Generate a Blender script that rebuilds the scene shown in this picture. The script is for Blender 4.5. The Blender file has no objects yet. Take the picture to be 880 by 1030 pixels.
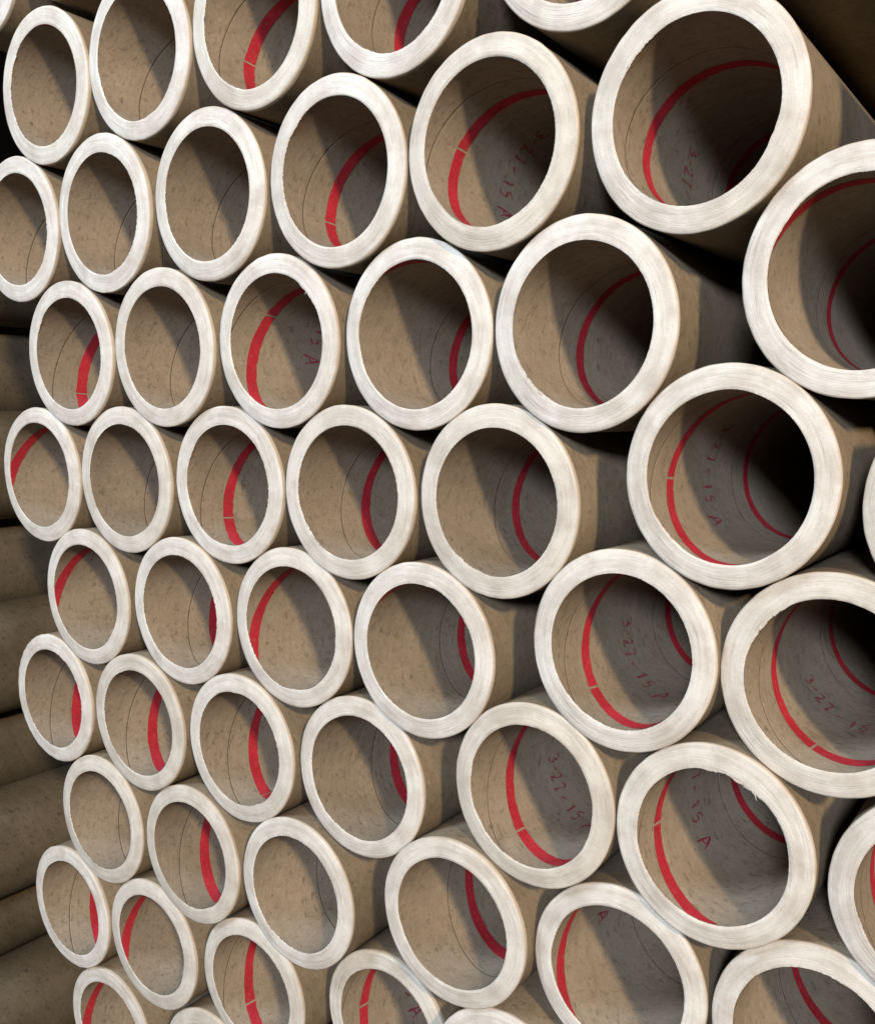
import bpy, math, random
from mathutils import Matrix, Vector

# ------------------------------------------------------------------ camera, world, lamps, exposure
S = 0.05                       # one tube radius in metres: every length below is in tube radii
ROLL = math.atan(0.0725)
CR, SR = math.cos(ROLL), math.sin(ROLL)


def W(x, y, z):
    """stack coordinates (along the rows, down, into the stack) -> world"""
    return Vector((S * (x * CR + y * SR), S * z, S * (x * SR - y * CR)))


scene = bpy.context.scene
scene.render.resolution_x, scene.render.resolution_y = 874, 1024
F_PX, CX, CY = 905.55, 580.64, 543.63
N = (0.5080852, -0.1157852, 0.8534888)
U = (0.8592680, 0.0, -0.5115257)
V = (0.0592271, 0.9932743, 0.0994905)
cam_data = bpy.data.cameras.new('camera')
cam = bpy.data.objects.new('camera', cam_data)
scene.collection.objects.link(cam)
right = W(U[0], V[0], N[0]).normalized()
down = W(U[1], V[1], N[1]).normalized()
fwd = W(U[2], V[2], N[2]).normalized()
M = Matrix.Identity(4)
for r in range(3):
    M[r][0], M[r][1], M[r][2] = right[r], -down[r], -fwd[r]
cam.matrix_world = M
cam_data.sensor_fit = 'HORIZONTAL'
# the photograph is 880x1030; a 874x1024 render keeps the same vertical field, so scale the width by the ratio
WID = 1030 * 874 / 1024
cam_data.sensor_width = 36.0
cam_data.sensor_fit = 'HORIZONTAL'
cam_data.lens = 36.0 * F_PX / WID
cam_data.shift_x = (440 - CX) / WID
cam_data.shift_y = (CY - 515) / WID
cam_data.clip_start = 0.01
cam_data.clip_end = 100
scene.camera = cam

world = bpy.data.worlds.new('World')
scene.world = world
world.use_nodes = True
bg = world.node_tree.nodes['Background']
bg.inputs[0].default_value = (0.80, 0.72, 0.60, 1)
bg.inputs[1].default_value = 0.003


def lamp(name, direction, dist, radius, power, color):
    d = bpy.data.lights.new(name, 'AREA')
    d.shape = 'DISK'
    d.size = 2 * radius * S
    d.energy = power
    d.color = color
    o = bpy.data.objects.new(name, d)
    scene.collection.objects.link(o)
    c = W(-7.0, 1.0, 7.4)
    v = W(*direction).normalized()
    o.location = c + v * dist * S
    o.rotation_euler = (-v).to_track_quat('-Z', 'Y').to_euler()
    return o


lamp('window_lamp', (52, -24, -34), 66, 2.4, 90, (1.0, 0.775, 0.50))
lamp('doorway_lamp', (28.5, -19.5, -59.5), 69, 5.5, 116, (0.76, 0.85, 1.0))
lamp('skylight_lamp', (-27, -42, -33), 38, 7.0, 33, (0.66, 0.82, 1.0))

scene.view_settings.view_transform = 'Standard'
scene.view_settings.look = 'None'
scene.view_settings.exposure = 0.0
scene.view_settings.gamma = 1.0

C = scene.collection


# ------------------------------------------------------------------ materials
def nodes(name, rough=0.85, spec=0.25):
    m = bpy.data.materials.new(name)
    m.use_nodes = True
    nt = m.node_tree
    b = nt.nodes['Principled BSDF']
    b.inputs['Roughness'].default_value = rough
    b.inputs['Specular IOR Level'].default_value = spec
    return m, nt, b


def node(nt, kind, **kw):
    n = nt.nodes.new(kind)
    for k, v in kw.items():
        if k.startswith('i_'):
            n.inputs[int(k[2:])].default_value = v
        else:
            setattr(n, k, v)
    return n


def math_n(nt, op, a, b=None, c=None, clamp=False):
    n = nt.nodes.new('ShaderNodeMath')
    n.operation = op
    n.use_clamp = clamp
    for i, x in enumerate((a, b, c)):
        if x is None:
            continue
        if isinstance(x, (int, float)):
            n.inputs[i].default_value = x
        else:
            nt.links.new(x, n.inputs[i])
    return n.outputs[0]


def ramp(nt, src, stops):
    r = nt.nodes.new('ShaderNodeValToRGB')
    e = r.color_ramp.elements
    while len(e) < len(stops):
        e.new(0.5)
    for el, (p, c) in zip(e, stops):
        el.position = p
        el.color = (c[0], c[1], c[2], 1)
    nt.links.new(src, r.inputs[0])
    return r.outputs[0]


def mixc(nt, fac, a, b, mode='MIX'):
    n = nt.nodes.new('ShaderNodeMix')
    n.data_type = 'RGBA'
    n.blend_type = mode
    if isinstance(fac, (int, float)):
        n.inputs[0].default_value = fac
    else:
        nt.links.new(fac, n.inputs[0])
    for s, x in ((6, a), (7, b)):
        if isinstance(x, tuple):
            n.inputs[s].default_value = (x[0], x[1], x[2], 1)
        else:
            nt.links.new(x, n.inputs[s])
    return n.outputs[2]


def noise(nt, vec, scale, detail=4, rough=0.55):
    n = nt.nodes.new('ShaderNodeTexNoise')
    n.inputs['Scale'].default_value = scale
    n.inputs['Detail'].default_value = detail
    n.inputs['Roughness'].default_value = rough
    nt.links.new(vec, n.inputs['Vector'])
    return n.outputs['Fac']


def obj_vec(nt, scale=(1, 1, 1)):
    """object coordinates in tube radii, shifted per object so no two tubes carry the same stains"""
    tc = nt.nodes.new('ShaderNodeTexCoord')
    inf = nt.nodes.new('ShaderNodeObjectInfo')
    add = nt.nodes.new('ShaderNodeVectorMath')
    add.operation = 'MULTIPLY_ADD'
    add.inputs[1].default_value = (1 / S * scale[0], 1 / S * scale[1], 1 / S * scale[2])
    nt.links.new(tc.outputs['Object'], add.inputs[0])
    cx = nt.nodes.new('ShaderNodeCombineXYZ')
    for k, mul in enumerate((37.0, 91.0, 53.0)):
        nt.links.new(math_n(nt, 'MULTIPLY', inf.outputs['Random'], mul), cx.inputs[k])
    nt.links.new(cx.outputs[0], add.inputs[2])
    return add.outputs[0], inf.outputs['Random']


def uv_xy(nt):
    tc = nt.nodes.new('ShaderNodeTexCoord')
    sp = nt.nodes.new('ShaderNodeSeparateXYZ')
    nt.links.new(tc.outputs['UV'], sp.inputs[0])
    return sp.outputs[0], sp.outputs[1], tc.outputs['UV']


PITCH = 2.07
SEAM = (-0.42 / PITCH) % 1.0


def kraft(name, base, dark, seam_at, speck=1.0, seam_w=0.0036, seam_dark=0.85):
    """wound kraft paper: UV.x = depth measured along the winding (in turns), UV.y = arc length in radii"""
    m, nt, b = nodes(name, 0.8, 0.25)
    v, rnd = obj_vec(nt)
    big = noise(nt, v, 1.1, 3)
    col = mixc(nt, ramp(nt, big, [(0.36, (0, 0, 0)), (0.64, (1, 1, 1))]), base, dark)
    mott = noise(nt, v, 7.5, 4, 0.65)
    col = mixc(nt, 1.0, col, ramp(nt, mott, [(0.3, (0.90, 0.895, 0.89)), (0.5, (1, 1, 1)), (0.7, (1.06, 1.06, 1.065))]), 'MULTIPLY')
    # per tube tone
    tone = math_n(nt, 'MULTIPLY_ADD', rnd, 0.20, 0.90)
    tn = nt.nodes.new('ShaderNodeCombineXYZ')
    for k in range(3):
        nt.links.new(tone, tn.inputs[k])
    col = mixc(nt, 1.0, col, tn.outputs[0], 'MULTIPLY')
    # fibre grain
    fine = noise(nt, v, 38, 5, 0.7)
    col = mixc(nt, 1.0, col, ramp(nt, fine, [(0.25, (0.82, 0.81, 0.80)), (0.5, (1, 1, 1)), (0.78, (1.16, 1.16, 1.17))]), 'MULTIPLY')
    # streaks along the winding
    ux, uy, uv = uv_xy(nt)
    mp = nt.nodes.new('ShaderNodeCombineXYZ')
    nt.links.new(math_n(nt, 'MULTIPLY', ux, PITCH * 26), mp.inputs[0])
    nt.links.new(math_n(nt, 'MULTIPLY', uy, 1.4), mp.inputs[1])
    nt.links.new(math_n(nt, 'MULTIPLY', rnd, 70), mp.inputs[2])
    streak = noise(nt, mp.outputs[0], 1.0, 3, 0.6)
    col = mixc(nt, 1.0, col, ramp(nt, streak, [(0.3, (0.93, 0.93, 0.93)), (0.7, (1.05, 1.05, 1.05))]), 'MULTIPLY')
    # short dark flecks and pits, stretched round the tube
    mp2 = nt.nodes.new('ShaderNodeCombineXYZ')
    nt.links.new(math_n(nt, 'MULTIPLY', ux, PITCH * 17), mp2.inputs[0])
    nt.links.new(math_n(nt, 'MULTIPLY', uy, 8.5), mp2.inputs[1])
    nt.links.new(math_n(nt, 'MULTIPLY', rnd, 31), mp2.inputs[2])
    fl = noise(nt, mp2.outputs[0], 1.0, 2.5, 0.6)
    fm = ramp(nt, fl, [(0.575, (0, 0, 0)), (0.72, (speck, speck, speck))])
    patch = ramp(nt, noise(nt, v, 2.3, 2), [(0.38, (0.25, 0.25, 0.25)), (0.62, (1, 1, 1))])
    fm2 = mixc(nt, 1.0, fm, patch, 'MULTIPLY')
    col = mixc(nt, fm2, col, (dark[0] * 0.42, dark[1] * 0.40, dark[2] * 0.42))
    blob = noise(nt, v, 13, 3, 0.5)
    col = mixc(nt, 1.0, col, ramp(nt, blob, [(0.57, (1, 1, 1)), (0.72, (0.76, 0.745, 0.73))]), 'MULTIPLY')
    pale = noise(nt, v, 17, 2, 0.5)
    col = mixc(nt, 1.0, col, ramp(nt, pale, [(0.58, (1, 1, 1)), (0.74, (1.12, 1.13, 1.14))]), 'MULTIPLY')
    # the thin joint between two turns of the paper
    fr = math_n(nt, 'FRACT', math_n(nt, 'ADD', ux, 1.0 - seam_at + 20.5))
    dist = math_n(nt, 'ABSOLUTE', math_n(nt, 'SUBTRACT', fr, 0.5))
    line = math_n(nt, 'SUBTRACT', 1.0, math_n(nt, 'DIVIDE', dist, seam_w, clamp=True), clamp=True)
    line = math_n(nt, 'MULTIPLY', line, 1.6, clamp=True)
    col = mixc(nt, math_n(nt, 'MULTIPLY', line, seam_dark), col, (0.035, 0.026, 0.02))
    nt.links.new(col, b.inputs['Base Color'])
    # bump: fibre, flecks, and the step at the joint
    h = math_n(nt, 'ADD', math_n(nt, 'MULTIPLY', fine, 0.25), math_n(nt, 'MULTIPLY', streak, 0.25))
    saw = math_n(nt, 'MULTIPLY', math_n(nt, 'SUBTRACT', 1.0, math_n(nt, 'DIVIDE', dist, seam_w * 2.4, clamp=True)), 0.9)
    h = math_n(nt, 'SUBTRACT', h, saw)
    bp = node(nt, 'ShaderNodeBump')
    bp.inputs['Strength'].default_value = 0.35
    bp.inputs['Distance'].default_value = 0.0006
    nt.links.new(h, bp.inputs['Height'])
    nt.links.new(bp.outputs[0], b.inputs['Normal'])
    return m


def end_paper():
    """sawn and scuffed end of the laminated wall: UV.x = arc in radii, UV.y = radius"""
    m, nt, b = nodes('cut_paper_end', 0.62, 0.35)
    v, rnd = obj_vec(nt)
    ux, uy, uv = uv_xy(nt)

    def polar(ka, kr, seed):
        c = nt.nodes.new('ShaderNodeCombineXYZ')
        nt.links.new(math_n(nt, 'MULTIPLY', math_n(nt, 'COSINE', ux), ka), c.inputs[0])
        nt.links.new(math_n(nt, 'MULTIPLY', math_n(nt, 'SINE', ux), ka), c.inputs[1])
        nt.links.new(math_n(nt, 'MULTIPLY_ADD', rnd, seed, math_n(nt, 'MULTIPLY', uy, kr)), c.inputs[2])
        return c.outputs[0]
    plies = noise(nt, polar(2.2, 30, 57), 1.0, 3, 0.55)
    cloud = noise(nt, v, 2.6, 5, 0.62)
    fine = noise(nt, v, 55, 4, 0.7)
    col = mixc(nt, ramp(nt, cloud, [(0.40, (0, 0, 0)), (0.62, (1, 1, 1))]), (0.635, 0.578, 0.500), (0.510, 0.447, 0.375))
    tone = math_n(nt, 'MULTIPLY_ADD', rnd, 0.12, 0.91)
    tn = nt.nodes.new('ShaderNodeCombineXYZ')
    nt.links.new(tone, tn.inputs[0])
    nt.links.new(math_n(nt, 'MULTIPLY_ADD', rnd, 0.14, 0.895), tn.inputs[1])
    nt.links.new(math_n(nt, 'MULTIPLY_ADD', rnd, 0.19, 0.86), tn.inputs[2])
    col = mixc(nt, 1.0, col, tn.outputs[0], 'MULTIPLY')
    col = mixc(nt, 1.0, col, ramp(nt, plies, [(0.25, (0.93, 0.915, 0.90)), (0.42, (0.99, 0.99, 0.985)), (0.72, (1.02, 1.02, 1.02))]), 'MULTIPLY')
    col = mixc(nt, 1.0, col, ramp(nt, fine, [(0.25, (0.93, 0.925, 0.92)), (0.6, (1.02, 1.02, 1.02))]), 'MULTIPLY')
    band = noise(nt, polar(0.9, 13, 23), 1.0, 2, 0.5)
    col = mixc(nt, 1.0, col, ramp(nt, band, [(0.32, (0.90, 0.885, 0.865)), (0.5, (1, 1, 1)), (0.7, (1.06, 1.06, 1.055))]), 'MULTIPLY')
    hair = noise(nt, polar(3.2, 85, 41), 1.0, 3, 0.6)
    col = mixc(nt, 1.0, col, ramp(nt, hair, [(0.34, (0.88, 0.865, 0.845)), (0.46, (1, 1, 1))]), 'MULTIPLY')
    # grey-brown rubbed streaks following the plies, here and there
    st = noise(nt, polar(2.6, 34, 83), 1.0, 3, 0.6)
    gate = ramp(nt, noise(nt, v, 1.5, 2), [(0.48, (0, 0, 0)), (0.66, (1, 1, 1))])
    sm = mixc(nt, 1.0, ramp(nt, st, [(0.55, (0, 0, 0)), (0.72, (0.55, 0.55, 0.55))]), gate, 'MULTIPLY')
    col = mixc(nt, sm, col, (0.36, 0.30, 0.25))
    # open ply gaps: thin dark broken arcs
    gp = noise(nt, polar(1.9, 95, 19), 1.0, 2, 0.5)
    col = mixc(nt, ramp(nt, gp, [(0.66, (0, 0, 0)), (0.74, (0.55, 0.55, 0.55))]), col, (0.22, 0.18, 0.15))
    # brown outer ply
    wob = math_n(nt, 'MULTIPLY_ADD', noise(nt, polar(3.0, 1, 7), 1.0, 2), 0.012, uy)
    rim = ramp(nt, wob, [(0.984, (0, 0, 0)), (1.0, (0.55, 0.55, 0.55))])
    col = mixc(nt, rim, col, (0.42, 0.32, 0.22))
    nt.links.new(col, b.inputs['Base Color'])
    rg = math_n(nt, 'MULTIPLY_ADD', cloud, 0.5, 0.32)
    nt.links.new(rg, b.inputs['Roughness'])
    h = math_n(nt, 'ADD', math_n(nt, 'MULTIPLY', plies, 0.6), math_n(nt, 'MULTIPLY', fine, 0.25))
    h = math_n(nt, 'ADD', h, math_n(nt, 'MULTIPLY', cloud, 1.6))
    h = math_n(nt, 'SUBTRACT', h, math_n(nt, 'MULTIPLY', gp, 0.4))
    bp = node(nt, 'ShaderNodeBump')
    bp.inputs['Strength'].default_value = 0.36
    bp.inputs['Distance'].default_value = 0.0011
    nt.links.new(h, bp.inputs['Height'])
    nt.links.new(bp.outputs[0], b.inputs['Normal'])
    return m


def ink(name, colr, worn, lo, hi, rough=0.7):
    m, nt, b = nodes(name, rough, 0.25)
    v, rnd = obj_vec(nt)
    n1 = noise(nt, v, 24, 5, 0.75)
    n2 = noise(nt, v, 3.0, 4)
    col = mixc(nt, ramp(nt, n1, [(lo, (0, 0, 0)), (hi, (1, 1, 1))]), colr, worn)
    col = mixc(nt, 1.0, col, ramp(nt, n2, [(0.3, (0.78, 0.80, 0.80)), (0.7, (1.10, 1.12, 1.12))]), 'MULTIPLY')
    nt.links.new(col, b.inputs['Base Color'])
    return m


MAT_IN = kraft('kraft_inside', (0.308, 0.247, 0.178), (0.262, 0.206, 0.145), SEAM, 0.68)
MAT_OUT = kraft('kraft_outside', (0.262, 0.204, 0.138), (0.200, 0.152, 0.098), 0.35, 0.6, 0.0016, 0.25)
MAT_FAR_SHADED = kraft('shaded_kraft_outside', (0.118, 0.091, 0.058), (0.082, 0.062, 0.038), 0.35, 0.7, 0.0016, 0.25)  # outside kraft darkened: the shade past the gap is put into its colour
MAT_END = end_paper()
MAT_FIBRE = ink('torn_paper_fibre', (0.66, 0.62, 0.55), (0.55, 0.49, 0.41), 0.4, 0.7)
MAT_RED = ink('red_stripe_ink', (0.44, 0.020, 0.034), (0.35, 0.085, 0.07), 0.50, 0.78)
MAT_INK = ink('red_date_ink', (0.34, 0.025, 0.045), (0.28, 0.20, 0.15), 0.45, 0.72)


def floor_mat():
    m, nt, b = nodes('concrete_floor', 0.8, 0.3)
    tc = nt.nodes.new('ShaderNodeTexCoord')
    f1 = noise(nt, tc.outputs['Object'], 3, 6)
    col = ramp(nt, f1, [(0.3, (0.022, 0.020, 0.017)), (0.7, (0.04, 0.036, 0.03))])
    nt.links.new(col, b.inputs['Base Color'])
    return m


# ------------------------------------------------------------------ geometry helpers
R_IN = 0.765
LEN = 30.0
ROLL_DEG = math.degrees(ROLL)


def mesh_obj(name, verts, faces, uvs, mat, parent, smooth=True):
    me = bpy.data.meshes.new(name)
    me.from_pydata([(a * S, b * S, c * S) for a, b, c in verts], [], faces)
    if uvs:
        uvl = me.uv_layers.new(name='UVMap')
        k = 0
        for fi, f in enumerate(faces):
            for j in range(len(f)):
                uvl.data[k].uv = uvs[fi][j]
                k += 1
    me.materials.append(mat)
    if smooth:
        me.polygons.foreach_set('use_smooth', [True] * len(faces))
    me.update()
    o = bpy.data.objects.new(name, me)
    C.objects.link(o)
    if parent is not None:
        o.parent = parent
    return o


def cyl(name, r, z0, mat, parent, inward, zs, nseg=144, bulge=None):
    """open cylinder along local +Y, axis one radius above the parent's origin; z0 = stripe depth at 180 degrees"""
    verts, faces, uvs = [], [], []
    t0 = 0.0 if inward else math.pi      # the texture's own joint sits where no one sees it
    for zz in zs:
        for i in range(nseg):
            th = 2 * math.pi * i / nseg + t0
            rr = r + (bulge(th, zz) if bulge else 0)
            verts.append((rr * math.cos(th), zz, 1.0 - rr * math.sin(th)))
    for a in range(len(zs) - 1):
        for i in range(nseg):
            j = (i + 1) % nseg
            q = [a * nseg + i, a * nseg + j, (a + 1) * nseg + j, (a + 1) * nseg + i]
            deg = [math.degrees(t0) + 360.0 * i / nseg, math.degrees(t0) + 360.0 * (i + 1) / nseg]
            # image-plane angle = local angle + roll
            def uvp(d, zz):
                return ((zz - z0) / PITCH - (d + ROLL_DEG - 180 - 360) / 360.0 - 1, math.radians(d) * r)
            quv = [uvp(deg[0], zs[a]), uvp(deg[1], zs[a]), uvp(deg[1], zs[a + 1]), uvp(deg[0], zs[a + 1])]
            if inward:
                q.reverse()
                quv.reverse()
            faces.append(q)
            uvs.append(quv)
    return mesh_obj(name, verts, faces, uvs, mat, parent)


def smooth_noise(rng, n, terms, power=1.0):
    ph = [(rng.uniform(0, 2 * math.pi), rng.randint(1, terms), rng.gauss(0, 1)) for _ in range(terms)]
    out = []
    for i in range(n):
        t = 2 * math.pi * i / n
        out.append(sum(a / (k ** power) * math.sin(k * t + p) for p, k, a in ph))
    m = max(abs(x) for x in out) or 1
    return [x / m for x in out]


def cut_end(parent, rng, burrs, depth, flip=False, name='cut_end', rough=1.0):
    """ring face of the tube with ridged plies, rounded outer edge and a torn inner lip"""
    n = 360
    radii = [None, 0.774, 0.80, 0.83, 0.86, 0.89, 0.92, 0.95, 0.972, 0.987, 0.995, 0.99]
    low = smooth_noise(rng, n, 9, 0.8)
    fine = [rng.uniform(-1, 1) for _ in range(n)]
    wav = smooth_noise(rng, n, 6, 0.5)
    out_low = smooth_noise(rng, n, 8, 0.3)
    out_fine = smooth_noise(rng, n, 40, 0.2)
    lip = []
    for i in range(n):
        d = -(360.0 * i / n) - 0  # local angle, y-down convention handled below
        v = 0.0040 * low[i] + 0.0005 * fine[i]
        ang = (360.0 * i / n + ROLL_DEG) % 360
        for (a0, w, amp) in burrs:
            dd = abs((ang - a0 + 180) % 360 - 180)
            if dd < w:
                e = (1 - (dd / w) ** 2)
                v += amp * e * (0.45 + 0.55 * abs(math.sin(i * 0.31) * math.sin(i * 0.13 + a0)) + 0.10 * fine[i])
        lip.append(v)
    dish = rng.uniform(0.014, 0.034)
    tilt_a, tilt_m = rng.uniform(0, 6.28), rng.uniform(0, 0.006)
    ridge = [[rng.uniform(-1, 1) for _ in radii], smooth_noise(rng, n, 12, 0.4)]
    verts, faces, uvs = [], [], []
    for k, r in enumerate(radii):
        for i in range(n):
            th = 2 * math.pi * i / n
            rr = (R_IN - max(-0.002, lip[i])) if r is None else r
            if k in (len(radii) - 2, len(radii) - 3, len(radii) - 4):
                rr += rough * (0.0035 * out_low[i] + 0.0025 * out_fine[i])
            if r is None:
                zz = 0.006 + 0.004 * fine[i]
            elif k == len(radii) - 1:
                zz = 0.03
                rr = 0.99
            elif k == len(radii) - 2:
                zz = 0.010
            elif k == len(radii) - 3:
                zz = 0.003
            else:
                zz = 0.0045 * ridge[0][k] * (0.6 + 0.4 * ridge[1][(i * (1 + k % 3)) % n]) + 0.004 * wav[i]
            zz += tilt_m * math.cos(th - tilt_a)
            if r is not None and k < len(radii) - 1:
                f = (r - R_IN) / (0.995 - R_IN)
                zz += dish * (0.35 * f + 0.65 * f * f)
            elif r is not None:
                zz = 0.07
            zz = zz if not flip else depth - zz
            verts.append((rr * math.cos(th), zz, 1.0 - rr * math.sin(th)))
    for k in range(len(radii) - 1):
        r0 = radii[k] or R_IN
        r1 = radii[k + 1]
        for i in range(n):
            j = (i + 1) % n
            q = [k * n + i, (k + 1) * n + i, (k + 1) * n + j, k * n + j]
            a0, a1 = 2 * math.pi * i / n, 2 * math.pi * (i + 1) / n
            quv = [(a0, r0), (a0, r1), (a1, r1), (a1, r0)]
            if flip:
                q.reverse()
                quv.reverse()
            faces.append(q)
            uvs.append(quv)
    return mesh_obj(name, verts, faces, uvs, MAT_END, parent)


def helix_z(z0, ang):
    """depth of the stripe's middle at image angle ang (degrees, clockwise, 180 = left)"""
    return z0 + PITCH * (ang + 180.0) / 360.0


def on_wall(ang, zz, lift=0.004):
    t = math.radians(ang - ROLL_DEG)
    r = R_IN - lift
    return (r * math.cos(t), zz, 1.0 - r * math.sin(t))


def red_stripe(parent, z0, notch, rng):
    verts, faces = [], []
    w = 0.078
    a = -180.0 - 360 * 3
    prev = None
    step = 2.5
    wob = smooth_noise(rng, 144, 14, 0.5)
    last_z = 11.0
    while True:
        zc = helix_z(z0, a)
        if zc > last_z:
            break
        k = int(round(a / step)) % 144
        lo, hi = zc - w + 0.007 * wob[k], zc + w + 0.007 * wob[(k * 5 + 30) % 144]
        cut = False
        if notch is not None:
            dn = a - notch
            cut = abs(dn) < 0.95
        if hi < 0.012 or cut:
            prev = None
            a += step if not cut else 0.65
            continue
        lo = max(lo, 0.008)
        sl = 1.2 if notch is not None else 0    # the joint in the stripe is cut a little askew
        verts.append(on_wall(a + (sl if abs(a - (notch or 999)) < 6 else 0), lo))
        verts.append(on_wall(a, hi))
        i = len(verts)
        if prev is not None:
            faces.append((i - 4, i - 3, i - 1, i - 2))
        prev = a
        nxt = a + step
        if notch is not None and a < notch - 0.95 < nxt:
            nxt = notch - 0.95 - 1e-4
            if nxt - a < 0.05:
                nxt = notch + 0.96
                prev = None
        a = nxt
    return mesh_obj('red_stripe', verts, faces, None, MAT_RED, parent)


GLYPHS = {   # pen strokes in a 1 x 1.6 box, x = reading direction, y = up
    '3': [[(0.1, 1.45), (0.5, 1.6), (0.88, 1.35), (0.72, 0.98), (0.4, 0.86), (0.8, 0.74), (0.95, 0.4), (0.6, 0.04), (0.1, 0.12)]],
    '-': [[(0.1, 0.72), (0.95, 0.86)]],
    '2': [[(0.1, 1.25), (0.4, 1.58), (0.82, 1.4), (0.78, 1.0), (0.4, 0.45), (0.05, 0.05), (0.5, 0.1), (1.0, 0.05)]],
    '7': [[(0.05, 1.5), (0.9, 1.58), (0.62, 0.9), (0.35, 0.0)]],
    '1': [[(0.3, 1.3), (0.56, 1.6), (0.46, 0.8), (0.38, 0.0)]],
    '5': [[(0.92, 1.58), (0.3, 1.5), (0.2, 0.95), (0.6, 1.0), (0.9, 0.62), (0.62, 0.08), (0.08, 0.08)]],
    'A': [[(0.0, 0.0), (0.32, 0.85), (0.62, 1.6), (0.82, 0.8), (1.0, 0.0)], [(0.18, 0.52), (0.92, 0.6)]],
}
LINE = [('3', 37.5), ('-', 30.0), ('2', 21.8), ('7', 12.0), ('-', 1.5), ('1', -10.5), ('5', -19.5), ('A', -37.5)]


def printed_date(parent, z0, notch, rng, dz=0.0, scale=1.18):
    """the stamped date 3-27-15 A, running round the inside with its foot towards the mouth"""
    verts, faces = [], []
    gw, gh = 0.078 * scale, 0.19 * scale / 1.6
    deg = 180 / math.pi / R_IN
    for ch, off in LINE:
        gz = rng.uniform(-0.012, 0.012)
        tw = rng.uniform(-0.08, 0.08)
        big = 1.25 if ch == 'A' else 1.0
        for stroke in GLYPHS[ch]:
            pts = []
            for (x0, y0), (x1, y1) in zip(stroke[:-1], stroke[1:]):
                for q in range(4):
                    f = q / 4
                    pts.append((x0 + (x1 - x0) * f, y0 + (y1 - y0) * f))
            pts.append(stroke[-1])
            # soften the corners as a pen would
            for _ in range(2):
                pts = [pts[0]] + [((a[0] + 2 * b[0] + c[0]) / 4, (a[1] + 2 * b[1] + c[1]) / 4)
                                  for a, b, c in zip(pts[:-2], pts[1:-1], pts[2:])] + [pts[-1]]
            P = []
            for x, y in pts:
                xs = (x - 0.5 + tw * (y - 0.8)) * gw * big
                ys = (y - 0.8) * gh * big + gz
                P.append((xs, ys))
            start = len(verts)
            for k, (x, y) in enumerate(P):
                a = P[max(0, k - 1)]
                b = P[min(len(P) - 1, k + 1)]
                dx, dy = b[0] - a[0], b[1] - a[1]
                L = math.hypot(dx, dy) or 1
                hw = 0.0118 * scale * (0.75 + 0.4 * math.sin(k * 0.7 + off))
                nx, ny = -dy / L * hw, dx / L * hw
                for sgn in (1, -1):
                    xx, yy = x + sgn * nx, y + sgn * ny
                    ang = notch + off - xx * deg
                    verts.append(on_wall(ang, helix_z(z0, notch + off) + 0.95 + dz + yy, 0.003))
                if k:
                    i = start + 2 * k
                    faces.append((i - 2, i - 1, i + 1, i))
    return mesh_obj('printed_date', verts, faces, None, MAT_INK, parent)


ZS_IN = [0.006, 0.15, 0.4, 0.8, 1.4, 2.2, 3.2, 4.5, 6, 8, 10.5, 14, 18, 24, LEN - 0.006]
ZS_OUT = [0.07, 0.2, 0.6, 1.2, 2, 3, 4.5, 6.5, 9, 12, 16, 20, 25, LEN - 0.07]


def cardboard_tube(x, y, z, stripe, notch, label, group, burrs=(), seed=0, date=True, simple=False, rough=1.0, skin=None, nudge=0.0):
    global R_IN
    rng = random.Random(seed)
    R_IN = 0.765 + rng.uniform(-0.005, 0.005)
    root = bpy.data.objects.new('cardboard_tube', None)
    root.empty_display_size = 0.02
    root.location = W(x, y, z) - Vector((0, 0, S))
    C.objects.link(root)
    if not burrs:
        burrs = tuple((rng.uniform(0, 360), rng.uniform(6, 20), rng.uniform(0.004, 0.012)) for _ in range(3))
    oval = rng.uniform(-0.006, 0.006)
    root.scale = (1 + oval, 1, 1 - oval)
    root['label'] = label
    root['category'] = 'cardboard tube'
    root['group'] = group
    z0 = rng.uniform(0, PITCH) if stripe is None else stripe
    cyl('outer_surface', 0.99, rng.uniform(0, 2), skin or MAT_OUT, root, False, ZS_OUT)
    cyl('inner_surface', R_IN, z0, MAT_IN, root, True, ZS_IN)
    cut_end(root, rng, burrs, 0, rough=rough)
    cut_end(root, rng, (), LEN, flip=True)
    if not simple:
        red_stripe(root, z0 + nudge, notch, rng)
        if date:
            printed_date(root, z0, notch if notch is not None else 0.0, rng)
    return root


def torn_fibre(parent, ang, length, lean, curl, rng):
    """a loose strand of paper on the inner lip; ang in image degrees, length in radii"""
    t0 = math.radians(ang - ROLL_DEG)
    pts = []
    n = 9
    for k in range(n):
        f = k / (n - 1)
        r = R_IN + 0.006 - length * f * math.cos(lean * f)
        t = t0 + (length * f * math.sin(lean) + curl * f * f) / R_IN
        pts.append((r * math.cos(t), 0.0 - 0.02 * f + 0.03 * curl * f * f, 1.0 - r * math.sin(t), 0.005 * (1 - 0.6 * f)))
    verts, faces = [], []
    for k, (x, y, z, w) in enumerate(pts):
        for q in range(5):
            a = 2 * math.pi * q / 5
            verts.append((x + w * math.cos(a), y + 0.5 * w * math.sin(a), z + w * math.cos(a + 0.8)))
        if k:
            for q in range(5):
                i, j = (k - 1) * 5, k * 5
                faces.append((i + q, i + (q + 1) % 5, j + (q + 1) % 5, j + q))
    return mesh_obj('torn_fibre', verts, faces, None, MAT_FIBRE, parent)


# ------------------------------------------------------------------ the stack
G_MAIN = 'cardboard tubes stacked with their cut ends facing out'
G_FAR = 'cardboard tubes of the separate stack beyond the gap'
G_OUT = 'cardboard tubes stacked outside the picture'
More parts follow.
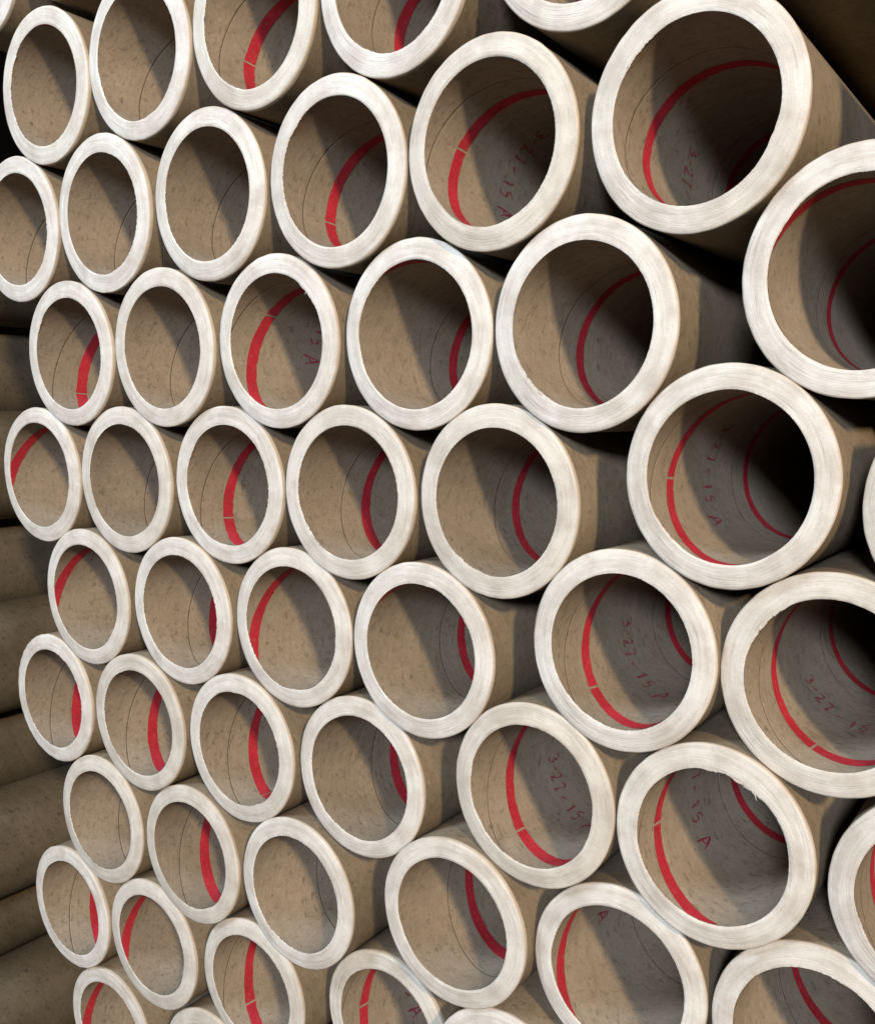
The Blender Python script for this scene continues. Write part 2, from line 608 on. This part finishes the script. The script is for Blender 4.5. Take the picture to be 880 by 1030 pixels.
# x, y, depth of the mouth, stripe depth, angle of the joint in the stripe, angle of the date, torn lip, label
TUBES = [
    # first row (cut by the top edge)
    (-13.55, -7.20, 7.36, 1.2, None, None, (), 'tube in the top corner, its white rim cut off by two picture edges'),
    (-11.56, -7.18, 7.32, 1.3, None, None, (), 'tube showing a sliver of white rim at the top edge above the first full tube'),
    # second row
    (-12.273, -5.251, 7.331, 1.46, None, None, (), 'first tube of the top row, narrow white end whole, no stripe visible inside'),
    (-10.270, -5.135, 7.335, 1.05, None, None, (), 'second tube of the top row, thin dark seam inside and no red'),
    (-8.210, -5.002, 7.334, 0.67, -190.3, -190.3, (), 'third tube of the top row, broad red stripe with a seam near the bottom'),
    (-6.192, -4.858, 7.363, 1.02, None, None, (), 'fourth tube of the top row, half cut off, red stripe on its right half'),
    (-4.023, -4.717, 7.356, 1.35, None, None, (), 'tube at the top edge showing only the bottom of its rim, beside the largest tube'),
    # third row
    (-13.338, -3.570, 7.348, 1.05, None, None, (), 'first tube of the second row, cut by the picture edge, thin dark seam inside'),
    (-11.319, -3.422, 7.347, 1.15, None, None, (), 'second tube of the second row, plain brown inside with a short dark seam'),
    (-9.253, -3.271, 7.351, 1.15, None, None, (), 'third tube of the second row, brown inside with a curved dark seam at right'),
    (-7.177, -3.111, 7.353, 0.75, -203.3, -203.3, ((230, 12, 0.014),), 'fourth tube of the second row, dark seam then a red stripe jointed low down'),
    (-5.142, -2.964, 7.336, 0.48, -162.5, -162.5, (), 'fifth tube of the second row, long red arc with pale joint, date ending 15 A'),
    (-3.034, -2.779, 7.356, 0.69, None, -199.0, ((232, 22, 0.010), (30, 18, 0.012)), 'largest tube near the top corner, nothing beside it, high red arc, faint date deep inside'),
    # fourth row
    (-12.453, -1.750, 7.364, 0.72, -220.9, -220.9, ((215, 14, 0.018),), 'first tube of the third row, fine dark seam and red stripe at its right wall'),
    (-10.419, -1.603, 7.376, 1.15, None, None, ((165, 16, 0.014),), 'second tube of the third row, brown inside with one curved dark seam, no stripe'),
    (-8.367, -1.454, 7.401, 0.35, -146.6, -146.6, ((320, 16, 0.022),), 'third tube of the third row, red stripe jointed at the top, letter A beside it'),
    (-6.301, -1.301, 7.421, 1.66, None, None, (), 'fourth tube of the third row, red touching the top lip and again at the right'),
    (-4.264, -1.152, 7.387, 1.31, None, None, ((140, 26, 0.024),), 'fifth tube of the third row, one red arc deep inside, torn lip at lower left'),
    (-1.706, -1.267, 7.440, 1.88, None, None, (), 'large tube cut by the right edge, red under its top lip and deep inside'),
    # fifth row
    (-13.608, -0.112, 7.405, 0.00, None, None, (), 'first tube of the fourth row, red stripe only at its upper left lip'),
    (-11.569, 0.045, 7.409, 1.31, None, None, (), 'second tube of the fourth row, brown inside with a short dark seam at the right'),
    (-9.535, 0.180, 7.461, 0.68, -215.9, -215.9, (), 'third tube of the fourth row, dark seam then a red stripe jointed low'),
    (-7.483, 0.329, 7.447, 1.15, None, None, ((150, 22, 0.022),), 'fourth tube of the fourth row, torn lower left lip and unbroken red stripe'),
    (-5.424, 0.485, 7.444, 1.51, None, None, ((120, 22, 0.020),), 'fifth tube of the fourth row, unbroken red stripe deep inside, lip torn at the bottom'),
    (-2.905, 0.320, 7.429, 0.51, -180.4, -180.4, ((140, 18, 0.010),), 'large tube with two red arcs and the fullest date, 3-27-15 A, between them'),
    (-0.787, 0.657, 7.520, 0.9, None, None, (), 'tube at the right edge, only a narrow strip of its pale rim in the picture'),
    # sixth row
    (-12.764, 1.689, 7.389, 0.02, None, None, ((40, 14, 0.016),), 'first tube of the fifth row, red stripe only at the upper left lip'),
    (-10.675, 1.823, 7.418, 1.17, None, None, (), 'second tube of the fifth row, thin dark seam and a little red beside it'),
    (-8.633, 1.953, 7.466, 0.14, None, None, (), 'third tube of the fifth row, red stripe down its left wall close to the mouth'),
    (-6.583, 2.103, 7.442, 1.76, None, None, (), 'fourth tube of the fifth row, red at upper left lip and short right arc'),
    (-4.078, 1.950, 7.444, 0.70, -222.4, -222.4, ((125, 30, 0.010),), 'fifth tube of the fifth row, date 3-27-15 between a long and a short red arc'),
    (-2.097, 2.138, 7.536, 0.84, -248.9, -248.9, ((222, 26, 0.022),), 'large tube cut by the right edge, ragged upper left lip, very faint date'),
    # seventh row
    (-13.960, 3.307, 7.405, 0.89, None, None, (), 'first tube of the sixth row, wavy outer rim and red patch at the right lip'),
    (-11.849, 3.456, 7.399, 0.82, None, None, (), 'second tube of the sixth row, fine seam in the middle, red stripe at the right'),
    (-9.777, 3.598, 7.433, 0.92, -267.3, -267.3, (), 'third tube of the sixth row, red stripe at the right jointed at the very bottom'),
    (-7.736, 3.728, 7.495, 1.51, None, None, ((115, 20, 0.014),), 'fourth tube of the sixth row, pale bottom and short red arc at the right lip'),
    (-5.238, 3.569, 7.447, 0.76, -233.5, -233.5, (), 'fifth tube of the sixth row, jointed red stripe and the date 3-27-15 beside it'),
    (-3.247, 3.762, 7.476, 0.48, -185.8, -185.8, ((300, 16, 0.034), (275, 10, 0.018)), 'large tube with torn fibres on its upper right lip, date ending 15 A'),
    (-1.159, 3.953, 7.481, 0.68, None, None, (), 'tube cut by the right edge below the ragged lipped one, bright red at the edge'),
    # eighth row
    (-13.094, 5.099, 7.415, 1.28, None, None, ((130, 20, 0.012),), 'first tube of the seventh row, brown inside with one short dark seam, no red'),
    (-11.033, 5.276, 7.427, 0.88, None, None, (), 'second tube of the seventh row, broad unbroken red stripe at the right'),
    (-8.965, 5.415, 7.431, 1.57, None, None, ((115, 22, 0.020),), 'third tube of the seventh row, no red, curved dark seam and pale worn bottom'),
    (-6.393, 5.195, 7.395, 1.37, None, None, ((160, 20, 0.008),), 'fourth tube of the seventh row, dark seam then a dark red arc deep inside'),
    (-4.388, 5.391, 7.542, 0.21, None, -146.0, (), 'tube cut by the bottom edge under the torn fibred one, red on its left wall'),
    (-2.357, 5.542, 7.546, 1.81, None, None, (), 'tube in the lower right corner, cut by two edges, dark red stripe deep inside'),
    # ninth row
    (-14.231, 6.738, 7.432, 0.93, None, None, (), 'lowest whole tube at the stack end, chipped lower left rim, red at the right lip'),
    (-12.205, 6.885, 7.452, 0.13, None, None, ((20, 12, 0.014),), 'second tube of the eighth row, red stripe down the left wall, brown inside'),
    (-10.113, 7.040, 7.501, 0.65, -227.2, -227.2, (), 'third tube of the eighth row, cut by the bottom edge, jointed red stripe mid way'),
    (-7.867, 7.074, 7.722, 0.45, -190.6, -190.6, (), 'fourth tube of the eighth row, partly covered, jointed red stripe'),
    (-5.879, 7.117, 7.432, 1.0, None, None, (), 'tube at the bottom edge showing only its top rim, right of the partly covered one'),
    # tenth row
    (-13.601, 8.625, 7.477, 0.13, None, None, (), 'tube at the bottom edge below the lowest whole one, dark red at its upper left'),
    (-11.247, 8.676, 7.501, 1.0, None, None, (), 'tube at the bottom edge, just a thin pale curve between two cut off rings'),
]
rng0 = random.Random(9)
FIBRES = {37: ((-52, 0.05, 0.6, 0.03), (-58, 0.03, -0.5, -0.02), (-55, 0.035, 1.2, 0.02), (-63, 0.02, 0.7, 0.0), (-84, 0.025, 0.9, 0.02), (-88, 0.015, -0.9, 0.01)),
          31: ((-128, 0.03, 0.5, 0.02), (-140, 0.025, -0.8, 0.0)), 22: ((150, 0.03, 0.7, 0.02),),
          15: ((-40, 0.03, 0.4, 0.02),), 26: ((35, 0.06, 1.2, 0.02),), 12: ((-140, 0.02, 1.0, 0.01),),
          17: ((128, 0.025, 0.8, 0.02),), 46: ((15, 0.05, 1.3, 0.01),)}
for k, (x, y, z, st, notch, dang, burrs, label) in enumerate(TUBES):
    t = cardboard_tube(x, y, z, st, notch, label,
                       G_MAIN, burrs, seed=100 + k, date=False, rough=3.0 if k in (32, 45) else 1.0,
                       nudge=0.14 if k in (3, 7, 8, 9, 14, 20, 39) else 0.0)
    for a, ln, lean, curl in FIBRES.get(k, ()):
        torn_fibre(t, a, ln, lean, curl, rng0)
    drng = random.Random(500 + k)
    z0 = st
    printed_date(t, z0, -20.0 if dang is None else dang, drng)

# the separate stack past the gap: only the flanks of its tubes are seen
ROWS_FAR = [
    (-17.42, -3.87, 'side of a tube past the gap, highest visible, by the first cut tube'),
    (-18.45, -2.15, 'brown tube flank set back between two nearer ones, beside the third row of rings'),
    (-17.45, -0.36, 'greyish side of a tube past the gap, behind the fourth row'),
    (-18.45, 1.46, 'dark brown tube flank set back, beside the first ring of the fifth row'),
    (-17.42, 3.12, 'greyish brown tube flank bulging at the picture edge, beside the sixth row of rings'),
    (-18.50, 4.86, 'narrow brown tube flank set back, beside the upper part of the seventh row'),
    (-17.80, 6.58, 'widest brown tube flank, directly beside the lowest full ring at the stack end'),
    (-19.00, 8.20, 'brown tube flank near the bottom corner, set back below the widest flank'),
]
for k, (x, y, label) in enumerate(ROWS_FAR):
    cardboard_tube(x, y, 7.0, None, None, label, G_FAR, seed=300 + k, skin=MAT_FAR_SHADED)

# neighbours of the stack just outside the picture: they hold it up and shade it
for k, (x, y) in enumerate([(-2.0, -4.72), (-3.1, -6.6), (0.08, -3.05), (0.36, -1.15), (1.36, 0.80), (0.03, 2.26), (0.95, 4.08),
                            (-0.28, 5.68), (-3.95, 7.40), (-1.92, 7.56), (-9.18, 8.86), (-7.12, 9.02), (-5.06, 9.18), (-3.0, 9.34)] + [(-14.75 + 2.03 * j, 10.50 + 0.147 * j) for j in range(7)]):
    cardboard_tube(x, y, 7.42 if k < 3 else 7.75, None, None, 'cardboard tube of the same stack, standing outside the edges of the picture', G_OUT,
                   seed=700 + k)
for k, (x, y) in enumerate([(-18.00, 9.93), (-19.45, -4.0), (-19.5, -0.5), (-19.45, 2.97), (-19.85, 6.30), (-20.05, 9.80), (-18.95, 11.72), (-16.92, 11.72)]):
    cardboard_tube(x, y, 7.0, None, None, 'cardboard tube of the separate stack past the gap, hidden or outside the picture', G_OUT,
                   seed=800 + k, skin=MAT_FAR_SHADED)

fm = floor_mat()
q = 400
zf = -12.95
me = bpy.data.meshes.new('floor')
me.from_pydata([(-q * S, -60 * S, zf * S), (q * S, -60 * S, zf * S), (q * S, 120 * S, zf * S), (-q * S, 120 * S, zf * S)], [], [(0, 1, 2, 3)])
me.materials.append(fm)
fl = bpy.data.objects.new('floor', me)
C.objects.link(fl)
fl['kind'] = 'structure'
